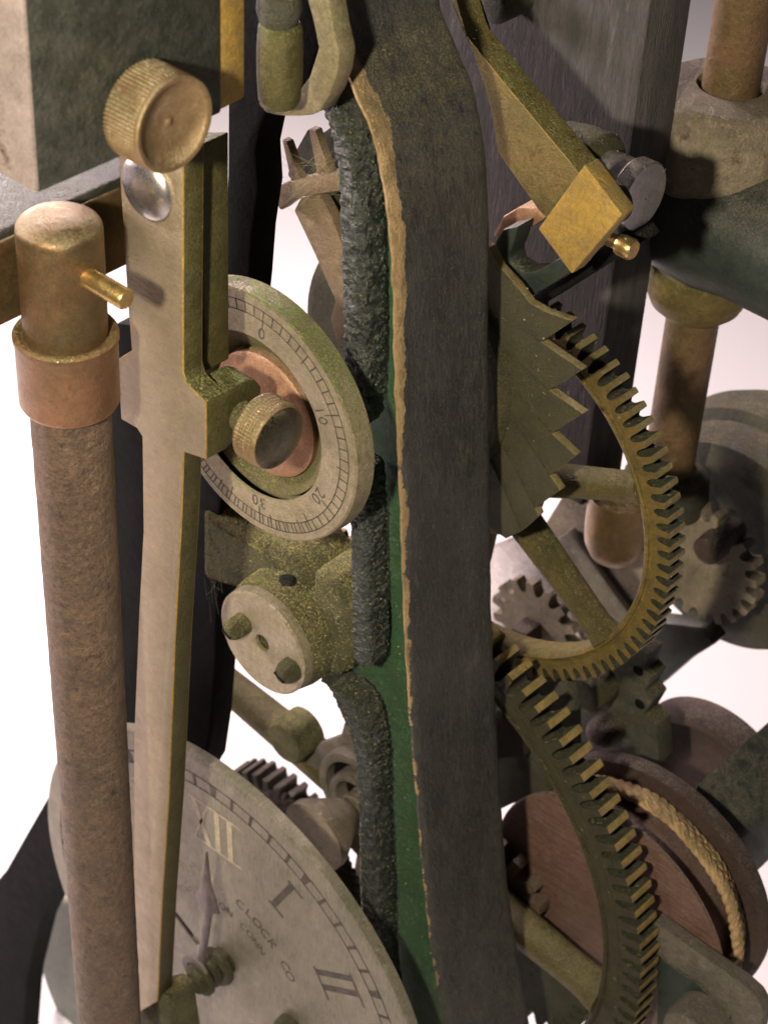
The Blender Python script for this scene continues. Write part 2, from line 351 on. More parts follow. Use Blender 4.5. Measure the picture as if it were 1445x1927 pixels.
def fbm(v, o=4):
    s = 0; a = 1; q = Vector(v)
    for _ in range(o): s += a * noise.noise(q); a *= .55; q = q * 2.1
    return s

# ------------------------------------------------------------------ setting
bm = bmesh.new(); S = 260
bmesh.ops.create_grid(bm, x_segments=8, y_segments=8, size=S)
bmesh.ops.translate(bm, verts=bm.verts, vec=(0, 0, -36))
obj('tabletop', bm, M['table'], kind='structure', label='white tabletop under and behind the clock movement')

# ------------------------------------------------------------------ front frame
FL = [(616, -90), (626, -30), (632, 15), (637, 60), (646, 105), (663, 143), (680, 186), (699, 226), (712, 266), (721, 306), (731, 359), (739, 415), (744, 482), (748, 565), (749, 640), (752, 760), (757, 880), (762, 1000), (767, 1150), (773, 1280), (783, 1414), (795, 1565), (803, 1650), (815, 1767), (828, 1851), (842, 1927), (858, 2010)]
fl = pY(FL, .9)
fl += [(fl[-1][0] + .93 * (fl[-1][0] - fl[-2][0]) / (fl[-1][1] - fl[-2][1]) * d_, fl[-1][1] + d_) for d_ in (-3, -6, -10, -15, -36 - fl[-1][1])]
frame = thing('clock_chassis', 'tall black cast iron frame with green enamelled recess and worn bronze edge', 'frame', (1.5, 2, -36))
path = smooth([(x, 0, z) for x, z in fl], 7)
# outer flange: rectangular section swept down the leg
bm = bmesh.new(); rows = []
W0, W1, T = .9, 3.52, .34
NY = 26
for i, p in enumerate(path):
    t = (path[min(i + 1, len(path) - 1)] - path[max(i - 1, 0)]).normalized()
    nrm = Vector((-t.z, 0, t.x)); nrm = nrm if nrm.x > 0 else -nrm
    row = []
    sec = []
    b = .07
    for k in range(NY + 1):
        y = W0 + (W1 - W0) * k / NY; o = 0
        if k == 0: y, o = W0 + .004, -.05
        elif y < W0 + .05: o = -.015
        if k == NY: o = -.05
        sec.append((o, y))
    sec += [(-T, W1), (-T, W1 - 1.2), (-.13, W0 + .25), (-.11, W0)]
    for o, y in sec:
        q = p + nrm * o; q.y = y
        dn = fbm((q.x * 2, q.y * 2, q.z * 1.2), 3) * .012
        wear = max(0, 1 - (y - W0) / .35); dn += wear * (fbm((q.z * 2.2, 3.1, y), 3) * .035 - .015)
        if k >= 0 and abs(y - W1) < .01: dn += fbm((q.z * 2.7, 8.1, y), 3) * .008
        row.append(bm.verts.new(q + nrm * dn))
    rows.append(row)
for a, b_ in zip(rows, rows[1:]):
    n = len(a)
    for k in range(n): bm.faces.new((a[k], a[(k + 1) % n], b_[(k + 1) % n], b_[k]))
bm.faces.new(rows[0]); bm.faces.new(rows[-1])
bmesh.ops.recalc_face_normals(bm, faces=bm.faces)
obj('flange', bm, M['flange'], frame, 'dark machined edge of the frame, paint worn to bronze at the front arris', angle=40)
# green web behind the rims
inner = pY([(628, 205), (640, 330), (655, 520), (658, 640), (662, 800), (668, 960), (668, 1130), (648, 1215), (640, 1290), (660, 1330), (690, 1420), (700, 1560), (705, 1700), (715, 1860), (730, 2010)], 1.75)
outer = [(x - .12, z) for x, z in fl if z > inner[-1][1] - .2 and z < inner[0][1] + 1.0]
web = prism(inner[::-1] + outer, 1.75, 2.35, bev=.03)
obj('web', web, M['green'], frame, 'green enamelled recess between the two rims')
# rough-cast inner rims
def rim(Lp, Rp, ya, depth, name='inner_rim', seedv=0.0, mat='hammer', amp=1.0):
    l = [Vector((q[0], 0, q[1])) for q in pY(Lp, ya + .12)]; r = [Vector((q[0], 0, q[1])) for q in pY([(x - 6, y) for x, y in Rp], ya + depth * .85)]
    l = smooth(l, 14); r = smooth(r, 14)
    bm = bmesh.new(); rows = []; n = max(len(l), 210); sec = 64
    def samp(P, t):
        f = t * (len(P) - 1); i = min(int(f), len(P) - 2); return P[i].lerp(P[i + 1], f - i)
    for i in range(n):
        t = i / (n - 1); a = samp(l, t); b = samp(r, t); c = (a + b) / 2; hw = (b - a) / 2
        e = min(t, 1 - t); sh = min(1, math.sqrt(max(0, min(1, e / .035)) * (2 - min(1, e / .035)))) if True else 1
        row = []
        for k in range(sec):
            ph = 2 * math.pi * k / sec
            cx, sy = math.cos(ph), math.sin(ph)
            sx = math.copysign(abs(cx) ** .55, cx); s2 = math.copysign(abs(sy) ** .55, sy)
            q = c + hw * (sx * (.55 + .45 * sh)); q = Vector((q.x, ya + depth / 2 + s2 * depth / 2 * (.3 + .7 * sh), q.z))
            out = Vector((cx * hw.x, 0, cx * hw.z)).normalized() * abs(cx) + Vector((0, math.copysign(abs(sy), sy), 0))
            qq = q * 3.0 + Vector((seedv, 0, 0))
            d, _p = noise.voronoi(qq * 2.3 + Vector((fbm(qq, 2), fbm(qq + Vector((9, 1, 4)), 2), 0)) * .5)
            ef = .25 + .75 * min(1, (abs(sy) ** 2 if cx < 0 else 1) + .0); disp = ((min(d[0] * 1.2, .8) - .35) * .075 + fbm(qq * 3.2, 3) * .028 + fbm(qq * 8, 3) * .022) * ef
            row.append(bm.verts.new(q + out.normalized() * disp * amp))
        rows.append(row)
    for a, b in zip(rows, rows[1:]):
        for k in range(sec): bm.faces.new((a[k], a[(k + 1) % sec], b[(k + 1) % sec], b[k]))
    bm.faces.new(rows[0]); bm.faces.new(rows[-1])
    bmesh.ops.recalc_face_normals(bm, faces=bm.faces)
    return obj(name, bm, M[mat], frame, angle=75)
rim([(604, 150), (612, 200), (626, 240), (635, 285), (641, 332), (644, 432), (648, 531), (650, 640), (653, 720), (657, 800)],
    [(650, 80), (672, 150), (690, 200), (712, 270), (724, 349), (729, 465), (731, 560), (731, 640), (728, 720), (724, 786)], .95, .7, seedv=1)
rim([(655, 862), (660, 920), (663, 980), (664, 1050), (665, 1120), (666, 1180), (668, 1238)],
    [(727, 868), (731, 929), (732, 980), (733, 1050), (735, 1120), (736, 1180), (735, 1236)], .95, .7, seedv=5, amp=.8)
rim([(612, 1262), (628, 1300), (642, 1335), (660, 1375), (673, 1431), (679, 1549), (681, 1683), (690, 1760), (700, 1850), (712, 2000)],
    [(640, 1262), (690, 1280), (722, 1320), (734, 1375), (740, 1440), (743, 1549), (749, 1683), (752, 1780), (765, 1880), (780, 2000)], .95, .7, seedv=9)
# boss that carries the bearing cap, with the bridge to the other leg
BC = (-3.51, -5.77)
bm = lathe([(0, .5), (1.20, .5), (1.30, .58), (1.36, .9), (1.38, 2.2), (1.34, 2.62), (1.25, 2.7), (0, 2.7)], (BC[0], 0, BC[1]), 'Y', 96, mod=lambda k, a: 1 + .012 * fbm((math.cos(a) * 3, math.sin(a) * 3, k), 3))
bs_ = obj('boss', bm, M['moss'], frame, 'dust coated bearing boss with a small oil hole')
h = at(536, 1092, .95); hn = Vector((h.x - BC[0], 0, h.z - BC[1])).normalized()
hp = Vector((BC[0], h.y + .1, BC[1])) + hn * 1.36
obj('oil_hole', lathe([(.0, .06), (.12, .07), (.19, .02), (.2, -.05), (0, -.05)], hp, hn, 20), M['jet'], bs_)
slab = prism([(a, b) for a, b in pY([(395, 940), (412, 952), (455, 978), (510, 1008), (560, 1030), (600, 1075), (600, 1150), (500, 1110), (430, 1092), (395, 1080)], 1.5)], 1.2, 2.8, bev=.26, seg=5)
obj('bridge_bar', slab, M['moss'], frame, 'dusty green bar bridging the frame legs')
# fillets joining boss to right rim
bm = prism(pY([(600, 1060), (648, 1085), (672, 1130), (676, 1200), (660, 1262), (615, 1275), (585, 1240)], 1.35), 1.12, 2.6, bev=.34, seg=5)
obj('boss_fillet', bm, M['moss'], frame)
# the other leg
lp = [(430, -60), (606, -60), (600, 90), (578, 155), (535, 192), (505, 205), (490, 240), (481, 285), (486, 357), (474, 442), (468, 534), (452, 700), (432, 850), (413, 960), (409, 1080), (406, 1260), (399, 1360), (388, 1440), (340, 1520), (240, 1560), (160, 1620), (112, 1668), (76, 1740), (52, 1840), (45, 1940), (40, 2080), (-200, 2080), (-160, 1900), (-60, 1720), (10, 1640), (52, 1566), (90, 1500), (150, 1430), (196, 1365), (203, 1100), (198, 800), (201, 620), (222, 608), (250, 612), (330, 560), (420, 470), (428, 330)]
bm = prism(pY(lp, 1.3), 1.3, 2.0, bev=.06)
obj('leg', bm, M['jet'], frame, 'black painted left leg of the frame')

# ------------------------------------------------------------------ bearing cap
cap = thing('bearing_cap', 'round pale brass bearing cap with centre hole and two screws', 'bearing cap', (BC[0], .3, BC[1]))
obj('cap_disc', lathe([(.20, .42), (.20, .33), (.24, .305), (.6, .3), (1.22, .3), (1.27, .34), (1.285, .62), (1.25, .72), (0, .72), (0, .45)], (BC[0], 0, BC[1]), 'Y', 72), M['capd'], cap)
for (px, py), dm, r in (((459, 1172), .55, .25), ((550, 1258), .9, .28)):
    p = at(px, py, .3)
    s = obj('cap_screw', screw(r, .52 if dm < .6 else .4, (p.x, .3, p.z), 'Y', -1, dm), M['moss'] if dm < .6 else M['olive'], cap)
    b2 = bmesh.new(); bmesh.ops.create_cube(b2, size=1)
    yy = .3 - (.52 if dm < .6 else .4)
    bmesh.ops.scale(b2, verts=b2.verts, vec=(r * 1.1, .05, .05)); bmesh.ops.rotate(b2, verts=b2.verts, matrix=Matrix.Rotation(R(25), 3, 'Y'))
    bmesh.ops.translate(b2, verts=b2.verts, vec=(p.x, yy + .01, p.z)); obj('slot', b2, M['jet'], s)

# ------------------------------------------------------------------ small graduated dial
SC = (-3.275, .622); SY = -.2; SR = 2.72
sd = thing('graduated_dial', 'small engraved brass dial ring numbered 10 and 20 beside the long lever', 'dial', (SC[0], SY, SC[1]))
obj('dial_ring', lathe([(1.80, SY + .02), (1.83, SY), (SR - .04, SY), (SR, SY + .04), (SR + .03, SY + .46), (SR - .03, SY + .5), (0, SY + .5), (0, SY + .44), (1.76, SY + .44)], (SC[0], 0, SC[1]), 'Y', 128), M['dial'], sd)
obj('hub_disc', lathe([(0, SY + .12), (1.28, SY + .12), (1.34, SY + .16), (1.34, SY + .43), (0, SY + .43)], (SC[0] + .12, 0, SC[1] + .02), 'Y', 64), M['copper'], sd, 'smooth copper coloured disc inside the ring')
def angY(px, py, Y, c):
    q = at(px, py, Y); return math.degrees(math.atan2(q.z - c[1], q.x - c[0])), math.hypot(q.x - c[0], q.z - c[1])
obj('dust_ledge', lathe([(1.76, SY + .12), (1.40, SY + .32), (1.30, SY + .435), (1.77, SY + .435)], (SC[0], 0, SC[1]), 'Y', 96, closed=True), M['ledge'], sd, 'dusty sloping ledge inside the ring')
mk = bmesh.new()
YM = SY - .004
for r in (2.30, 2.52): ringface(mk, SC, YM, r - .012, r + .012, -180, 180, 120)
a10 = angY(617, 782, SY, SC)[0]; a20 = angY(606, 942, SY, SC)[0]; st = (a10 - a20) / 10
for k in range(-50, 60):
    a = a10 - (k) * st
    if a < a10 - 360 + 80: continue
    big = k % 10 == 0; mid = k % 5 == 0
    quad(mk, SC, YM, a, 2.12 if big else (2.22 if mid else 2.30), 2.52, .03)
obj('scale_marks', mk, M['ink'], sd)
for k, s in ((0, '10'), (1, '20'), (2, '30'), (3, '40'), (-1, '0'), (-2, '50')):
    nm = bmesh.new()
    for j, ch in enumerate(s):
        dial_letter(nm, ch, .36, SC, YM, a10 - k * 10 * st - (j - (len(s) - 1) / 2) * 6.0 + 0, 2.0)
    obj('numeral', nm, M['ink'], sd)

# ------------------------------------------------------------------ long brass lever
lv = thing('brass_lever', 'long flat brass lever hanging in front of both dials with a square lug', 'lever', (-4.2, -2.2, -16))
LY = -2.4
lo = [(221, 270), (345, 285), (345, 700), (352, 722), (388, 757), (388, 865), (346, 851), (342, 980), (330, 1200), (318, 1500), (305, 1700), (297, 1885), (262, 1905), (253, 1700), (252, 1400), (262, 1150), (270, 1000), (268, 822), (258, 806), (228, 789), (222, 676), (248, 660), (240, 560), (232, 420)]
obj('blade', prism(pY(lo, LY), LY, LY + .48, bev=.025), M['lever'], lv)
lb = [o for o in lv.children if o.name == 'blade'][0]
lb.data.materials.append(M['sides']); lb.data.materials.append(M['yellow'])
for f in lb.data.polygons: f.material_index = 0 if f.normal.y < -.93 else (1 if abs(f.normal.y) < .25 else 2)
bm = prism(pY([(240, 290), (344, 300), (344, 690), (250, 690)], LY + .48), LY + .48, LY + .66, bev=.02)
obj('packing_strip', bm, M['sides'], lv)
bm = prism(pY([(272, 270), (381, 270), (384, 560), (386, 700), (280, 700)], LY + .70), LY + .70, LY + 1.32, bev=.03)
obj('rear_bar', bm, M['sides'], lv, 'second dark bar laid behind the lever')
# lug: block projecting to the right, its nose rounded towards the dial
q0 = at(388, 757, LY); q1 = at(388, 865, LY)
X1 = q0.x
lug = prism([(LY + .02, q0.z), (LY + .02, q1.z), (LY + .5, q1.z), (LY + 1.0, q1.z + .22), (LY + 1.35, q1.z + .55), (LY + 1.40, q1.z + .95), (LY + 1.25, q0.z - .12), (LY + 1.05, q0.z)], X1 - .62, X1, 'X', bev=.03)
obj('lug', lug, M['sides'], lv, 'square lug with dust on its top face')
p = at(280, 352, LY)
obj('pivot_screw', lathe(dome(.62, 0, .26, 7, .05), (p.x, LY, p.z), (0, -1, 0), 48), M['steel'], lv, 'smooth domed steel pivot screw')
ft = prism(pY([(272, 1872), (298, 1866), (318, 1884), (335, 1990), (250, 1990), (262, 1905)], LY + .12), LY + .1, LY + 1.0, bev=.12)
obj('foot', ft, M['moss'], lv, 'dust covered foot of the lever')

# thumbscrew in the lug
tp = at(528, 826, -1.25, 0)
ts = thing('thumbscrew', 'small knurled thumbscrew with dark domed end in the lever lug', 'thumbscrew', (X1, tp.y, tp.z))
def knurl(n, amp):
    return lambda k, a: 1 + (amp * math.sin(a * n + k * 1.15) * math.sin(a * n - k * 1.15) if 3 < k < 26 else 0)
pr = [(0, -.66), (.55, -.66), (.60, -.64), (.635, -.60)] + [(.655, -.58 + .46 * i / 23) for i in range(24)] + [(.655, -.10), (.63, -.04)]
obj('knurled_rim', lathe(pr + [(.58, -.03), (.5, -.1), (0, -.1)], tp, 'X', 168, mod=knurl(28, .035)), M['knob'], ts, angle=60)
obj('domed_end', lathe([(0, .07), (.22, .065), (.42, .04), (.56, 0), (.63, -.05), (.60, -.12), (0, -.12)], tp, 'X', 48), M['darkdome'], ts)
obj('shank', lathe(rcyl(.3, X1 - tp.x - .1, -.6, .02), tp, 'X', 32), M['moss'], ts)

# ------------------------------------------------------------------ rusty column at the left
cx, cy = -4.11, -4.0
rc = thing('rusty_column', 'tall round rusty column with copper ferrule and bronze cap at far left', 'column', (cx, cy, -36))
bm = lathe([(.73, -36 + 38.6 * i / 220) for i in range(221)], (cx, cy, 0), 'Z', 64, mod=lambda k, a: 1 + .012 * fbm((math.cos(a) * 3, math.sin(a) * 3, k * .45), 3))
obj('shaft', bm, M['rust'], rc)
obj('ferrule', lathe([(.74, 2.42), (.86, 2.44), (.905, 2.52), (.905, 3.74), (.93, 3.80), (.935, 3.89), (.90, 3.94), (.84, 3.95), (.74, 3.9)], (cx, cy, 0), 'Z', 64), M['ferrule'], rc, 'copper ferrule with a bright upper lip')
obj('post_cap', lathe([(.745, 3.4), (.745, 5.95), (.735, 6.03), (.70, 6.10), (.62, 6.16), (.45, 6.23), (.25, 6.27), (0, 6.28)], (cx, cy, 0), 'Z', 64), M['cap'], rc, 'smooth bronze cap with rounded top')
p0 = at(165, 518, cx + .68, 0)
obj('pin', lathe([(0, -.3), (.185, -.3), (.185, 1.02), (.16, 1.06), (0, 1.06)], (cx + .62, cy - .02, at(226, 571, cx + 1.68, 0).z), 'X', 28), M['bright'], rc, 'short brass cross pin through the cap')

# ------------------------------------------------------------------ housing block, knob and bar at top left
PX = -2.2
hb = thing('housing_block', 'dark box shaped housing with pale end face at the top left corner', 'housing', (-3.5, -3.6, 8.1))
yl = at(70, 355, PX, 0); yr = at(463, 203, PX, 0)
zb = (yl.z + yr.z) / 2
side = prism([(yl.y + .02, zb), (yr.y - .55, zb), (yr.y - .55, 13.5), (yl.y + .02, 13.5)], PX - .5, PX, 'X', bev=.05)
obj('side_plate', side, M['plate'], hb, 'dull black side plate')
obj('edge_strip', prism([(yr.y - .55, zb + .04), (yr.y, zb + .08), (yr.y, 13.5), (yr.y - .55, 13.5)], PX - .46, PX - .03, 'X', bev=.03), M['yellow'], hb, 'brass strip along the plate edge')
obj('end_plate', prism([(PX - 4.0, zb), (PX - .01, zb), (PX - .01, 13.5), (PX - 4.0, 13.5)], yl.y - .02, yl.y + .4, 'Y', bev=.06), M['bare'], hb, 'pale bare metal end plate with a dark smear')
p = at(14, 130, yl.y - .02)
kp = at(333, 237, -1.1, 0)
kb = thing('knurled_knob', 'large knurled brass knob with dished end on the dark housing plate', 'knob', (PX, kp.y, kp.z))
kp = at(331, 236, PX + .86, 0)
pr = [(0, -.84), (.70, -.84), (.74, -.80)] + [(.79, -.76 + .62 * i / 5) for i in range(6)] + [(.775, -.10), (.79, -.08), (.79, -.03), (.77, 0), (.71, 0), (.67, -.03), (.64, -.07), (.36, -.13), (.14, -.16), (.08, -.165), (.05, -.135), (0, -.12)]
obj('knob_body', lathe(pr, kp, 'X', 288, mod=lambda k, a: 1 + (.016 * math.sin(a * 72) if 3 <= k <= 8 else 0)), M['knob'], kb, angle=50)
bar = thing('support_bar', 'brown bronze bar with dusty dark top behind the column cap', 'bar', (-5.6, -4, 4))
b0 = at(0, 445, -5., 0); b1 = at(215, 372, -5., 0); c0 = at(0, 592, -5., 0); c1 = at(235, 524, -5., 0)
zt = (b0.z + b1.z) / 2; zl = (c0.z + c1.z) / 2
obj('bar_body', prism([(-9, zl), (-1.2, zl), (-1.2, zt), (-9, zt)], -6.2, -5.0, 'X', bev=.06), M['cap'], bar)
obj('top_plate', prism([(-9, zt + .01), (-1.2, zt + .01), (-1.2, zt + .2), (-9, zt + .2)], -7.6, -5.02, 'X', bev=.05), M['plate'], bar, 'dark dusty plate lying on the bar')

# ------------------------------------------------------------------ big clock dial
DC = (-4.182, -16.459); DY = -.3; DR = 6.64
HC = at(424, 1806, DY); HC = (HC.x, HC.z)
cd = thing('clock_dial', 'large round tarnished clock dial with Roman numerals at bottom left', 'dial', (DC[0], DY, DC[1]))
obj('dial_plate', lathe([(0, DY), (DR - .12, DY), (DR - .03, DY + .03), (DR, DY + .10), (DR, DY + .30), (0, DY + .30)], (DC[0], 0, DC[1]), 'Y', 160), M['face'], cd)
mk = bmesh.new(); YD = DY - .005
for r in (5.72, 6.06): ringface(mk, DC, YD, r - .02, r + .02, -180, 180, 160)
for k in range(60):
    a = 92.5 - 6 * k
    if k % 5 == 0: quad(mk, DC, YD, a, 5.72, 6.06, .16, .24)
    else: quad(mk, DC, YD, a, 5.72, 6.06, .09)
obj('minute_track', mk, M['ink'], cd)
ROM = {1: 'I', 2: 'II', 3: 'III', 4: 'IIII', 5: 'V', 6: 'VI', 7: 'VII', 8: 'VIII', 9: 'IX', 10: 'X', 11: 'XI', 12: 'XII'}
for k, s in ROM.items():
    B = bmesh.new(); a = 92.5 - 30 * k; x = 0; strokes = []
    for ch in s:
        if ch == 'I': strokes.append((x, x, 1)); x += .42
        elif ch == 'V': strokes += [(x, x + .2, 1), (x + .5, x + .3, .5)]; x += .75
        else: strokes += [(x, x + .5, 1), (x + .5, x, .45)]; x += .8
    wd = x - .2
    for o0, o1, wgt in strokes:
        ca, sa = math.cos(R(a)), math.sin(R(a)); w = .17 * wgt
        P = []
        for (r, o) in ((3.95, o1), (5.25, o0)):
            for s_ in (-1, 1): P.append((r, -(o - wd / 2) + s_ * w / 2 * 1.0))
        P = [P[0], P[2], P[3], P[1]]
        B.faces.new([B.verts.new((DC[0] + r * ca - t * sa, YD, DC[1] + r * sa + t * ca)) for r, t in P])
    for r in (3.95, 5.25):
        quad(B, DC, YD - .001, a, r - .03, r + .03, wd + .3)
    obj('numeral', B, M['fade'] if k in (11, 12) else M['ink'], cd)
def arc_text(s, a_mid, r, size, step, faded=()):
    for j, ch in enumerate(s):
        if ch == ' ': continue
        a = a_mid - (j - (len(s) - 1) / 2) * step
        b = bmesh.new(); dial_letter(b, ch, size, DC, YD, a, r); obj('letter', b, M['fade'] if j in faded else M['ink'], cd)
arc_text('SETH THOMAS CLOCK CO', 92.5, 2.75, .42, 6.3, faded=tuple(range(0, 12)))
arc_text('THOMASTON CONN', 92.5, 2.1, .32, 6.6, faded=tuple(range(0, 6)))
HY = -1.15
hd = pY([(387.5, 1604), (391, 1636), (395, 1668), (403, 1692), (411, 1722), (402, 1719), (396, 1727), (390, 1770), (383, 1815), (371, 1806), (379, 1760), (384, 1719), (376, 1708), (368, 1683), (377, 1667), (382, 1636)], HY)
obj('hour_hand', prism(hd, HY, HY + .07, bev=.015), M['hand'], cd, 'spade shaped steel hand pointing up')
hx, hz = at(366, 1838, HY - .2).x, at(366, 1838, HY - .2).z
hub = lathe([(0, -1.62), (.13, -1.62), (.17, -1.56), (.17, -1.36), (.30, -1.35), (.32, -1.25), (.32, -1.2), (.46, -1.19), (.46, -1.08), (.26, -1.06), (.26, -.95), (.40, -.93), (.42, -.85), (.40, -.78), (.30, -.76), (.30, -.70), (.52, -.68), (.55, -.60), (.52, -.5), (.38, -.48), (.38, -.31), (0, -.31)], (HC[0], 0, HC[1]), 'Y', 40)
obj('hand_collet', hub, M['olive'], cd, 'stack of turned collars carrying the hands')
obj('collet_tail', lathe([(.26, HY - .03), (.44, HY - .03), (.44, HY + .05), (.26, HY + .05)], (HC[0] - .16, 0, HC[1] + .20), 'Y', 32, closed=True), M['hand'], cd)
mh = bmesh.new(); w0 = at(328, 1716, -.62); w1 = at(374, 1776, -.62)
d = (w0 - w1)
obj('thin_dark_bar', prism([(w1.x + .05, w1.z + .05), (w1.x - .05, w1.z - .05), (w0.x + d.x * 1.2 - .03, w0.z + d.z * 1.2 - .03), (w0.x + d.x * 1.2 + .03, w0.z + d.z * 1.2 + .03)], -.66, -.6, bev=.01), M['ink'], cd, 'thin dark bar behind the spade hand')  # thin dark line across the dial, built as a slim bar
p = at(548, 1930, DY)
obj('dial_screw', screw(.36, .4, (p.x, DY, p.z), 'Y', -1, .6), M['olive'], cd)

# ------------------------------------------------------------------ bracket and pivot under the arch (top middle)
hk = thing('hook_bracket', 'pale bronze hook shaped bracket curving under the top of the frame', 'bracket', (-2.6, .3, 7.5))
ho = [(600, -60), (618, 0), (627, 54), (638, 101), (634, 140), (620, 178), (602, 210), (585, 217), (564, 219), (537, 219), (519, 217), (500, 212), (486, 196), (488, 190), (531, 186), (564, 169), (582, 144), (591, 117), (599, 90), (594, 63), (587, 31), (578, 0), (565, -60)]
obj('hook', prism(pY(ho, .2), .2, .62, bev=.04), M['hookm'], hk)
pv = thing('pivot_block', 'dark barrel shaped pivot with a domed screw inside the hook bracket', 'pivot', (-3.0, 1.4, 7.0))
c = at(527, 112, -.35)
obj('barrel', lathe([(0, -.82), (.30, -.82), (.36, -.72), (.39, -.3), (.395, .2), (.37, .6), (.32, .68), (0, .68)], c, 'Z', 40), M['sides'], pv)
c2 = at(525, 18, -.4)
obj('domed_screw', lathe([(0, -.36), (.2, -.34), (.33, -.2), (.38, 0), (.36, .3), (0, .5)], c2, 'Z', 32), M['cast'], pv)
obj('side_block', prism(pY([(566, 40), (588, 30), (600, 98), (574, 106)], 1.4), 1.4, 2.4, bev=.04), M['olive'], pv)

# crossed arms and hub behind the arch
aw = thing('cobwebbed_wheel', 'brown wheel with broad arms and cobwebs seen through the frame opening', 'wheel', (-4, 4, 4))
obj('web_plate', prism(pY([(540, 330), (546, 300), (578, 243), (591, 262), (626, 236), (700, 250), (700, 352), (560, 356)], 3.5), 3.5, 3.8, bev=.05), M['deep'], aw, 'dark olive plate between the arms')
obj('arm', prism(pY([(553, 396), (566, 372), (600, 364), (620, 400), (645, 462), (690, 620), (632, 640), (622, 600), (631, 566), (592, 478)], 3.0), 3.0, 3.25, bev=.03), M['brownw'], aw)
obj('arm_flank', prism(pY([(596, 360), (640, 360), (618, 372), (642, 440), (700, 560), (690, 620), (645, 462), (620, 400)], 3.3), 3.28, 3.7, bev=.03), M['deep'], aw)
obj('hub_band', prism(pY([(520, 352), (542, 342), (600, 328), (700, 312), (700, 352), (640, 360), (600, 366), (560, 373), (528, 397), (522, 390)], 2.7), 2.7, 3.0, bev=.05), M['brownw'], aw)
obj('arm', prism(pY([(530, 262), (540, 268), (566, 340), (548, 346)], 2.75), 2.75, 2.95, bev=.03), M['brownw'], aw)
obj('arm', prism(pY([(578, 243), (591, 246), (622, 335), (596, 340)], 2.75), 2.78, 2.98, bev=.03), M['brownw'], aw)

# ------------------------------------------------------------------ ratchet wheel
rw = thing('ratchet_wheel', 'dusty olive ratchet wheel with pointed saw teeth right of the frame leg', 'ratchet wheel', (-3.25, 4.3, -.03))
RC = (-3.25, -.03)
tp_ = [(1076, 604), (1094, 697), (1096, 779), (1082, 858), (1053, 923), (1012, 971)]
rt_ = [(995, 570), (1017, 644), (1032, 735), (1037, 816), (1034, 895), (1006, 956), (980, 1000)]
pts = []
for i in range(6):
    r0 = pY([rt_[i]], 4.3)[0]; t0 = pY([tp_[i]], 4.3)[0]
    mid = ((r0[0] + t0[0]) / 2, (r0[1] + t0[1]) / 2); dx = (t0[0] - RC[0], t0[1] - RC[1]); k = -.022 if i < 1 else .0
    pts += [r0, (mid[0] + dx[0] * k, mid[1] + dx[1] * k), t0]
pts.append(pY([rt_[6]], 4.3)[0])
a0 = math.atan2(pts[-1][1] - RC[1], pts[-1][0] - RC[0]); a1 = math.atan2(pts[0][1] - RC[1], pts[0][0] - RC[0]) - 2 * math.pi
nt = 21
for i in range(nt):
    t = (i + 1) / nt; rad = 4.4 if t < .2 else (2.3 if t < .86 else 3.9); a = a0 + (a1 - a0) * (i + .55) / nt
    pts.append((RC[0] + rad * math.cos(a), RC[1] + rad * math.sin(a)))
    if i < nt - 1:
        a = a0 + (a1 - a0) * (i + 1) / nt; pts.append((RC[0] + (rad - (.45 if t < .86 else .12)) * math.cos(a), RC[1] + (rad - (.45 if t < .86 else .12)) * math.sin(a)))
td = obj('tooth_disc', prism(pts, 4.3, 4.5, bev=.015), M['olive'], rw); td.data.materials.append(M['land'])
for f in td.data.polygons: f.material_index = 1 if abs(f.normal.y) < .9 else 0
obj('raised_plate', lathe([(0, 4.05), (2.55, 4.05), (2.72, 4.1), (2.78, 4.2), (2.8, 4.31), (0, 4.31)], (RC[0], 0, RC[1]), 'Y', 96), M['olive'], rw)
# shallow layered lines behind every tooth
bm = bmesh.new()
for i in range(6):
    r0 = Vector((*pY([rt_[i + 1]], 4.3)[0], 0)); t0 = Vector((*pY([tp_[i]], 4.3)[0], 0)); q = Vector((RC[0], RC[1], 0))
    d = (q - r0).normalized(); e = r0 + d * 1.3 + Vector((-.15, .75, 0))
    pth = smooth([(r0.x, 4.295, r0.y), ((r0.x + e.x) / 2 + .0, 4.295, (r0.y + e.y) / 2 + .03), (e.x, 4.295, e.y)], 5)
    tube(pth, .014, 6, bm)
obj('tooth_lines', bm, M['olive'], rw, kind='stuff')

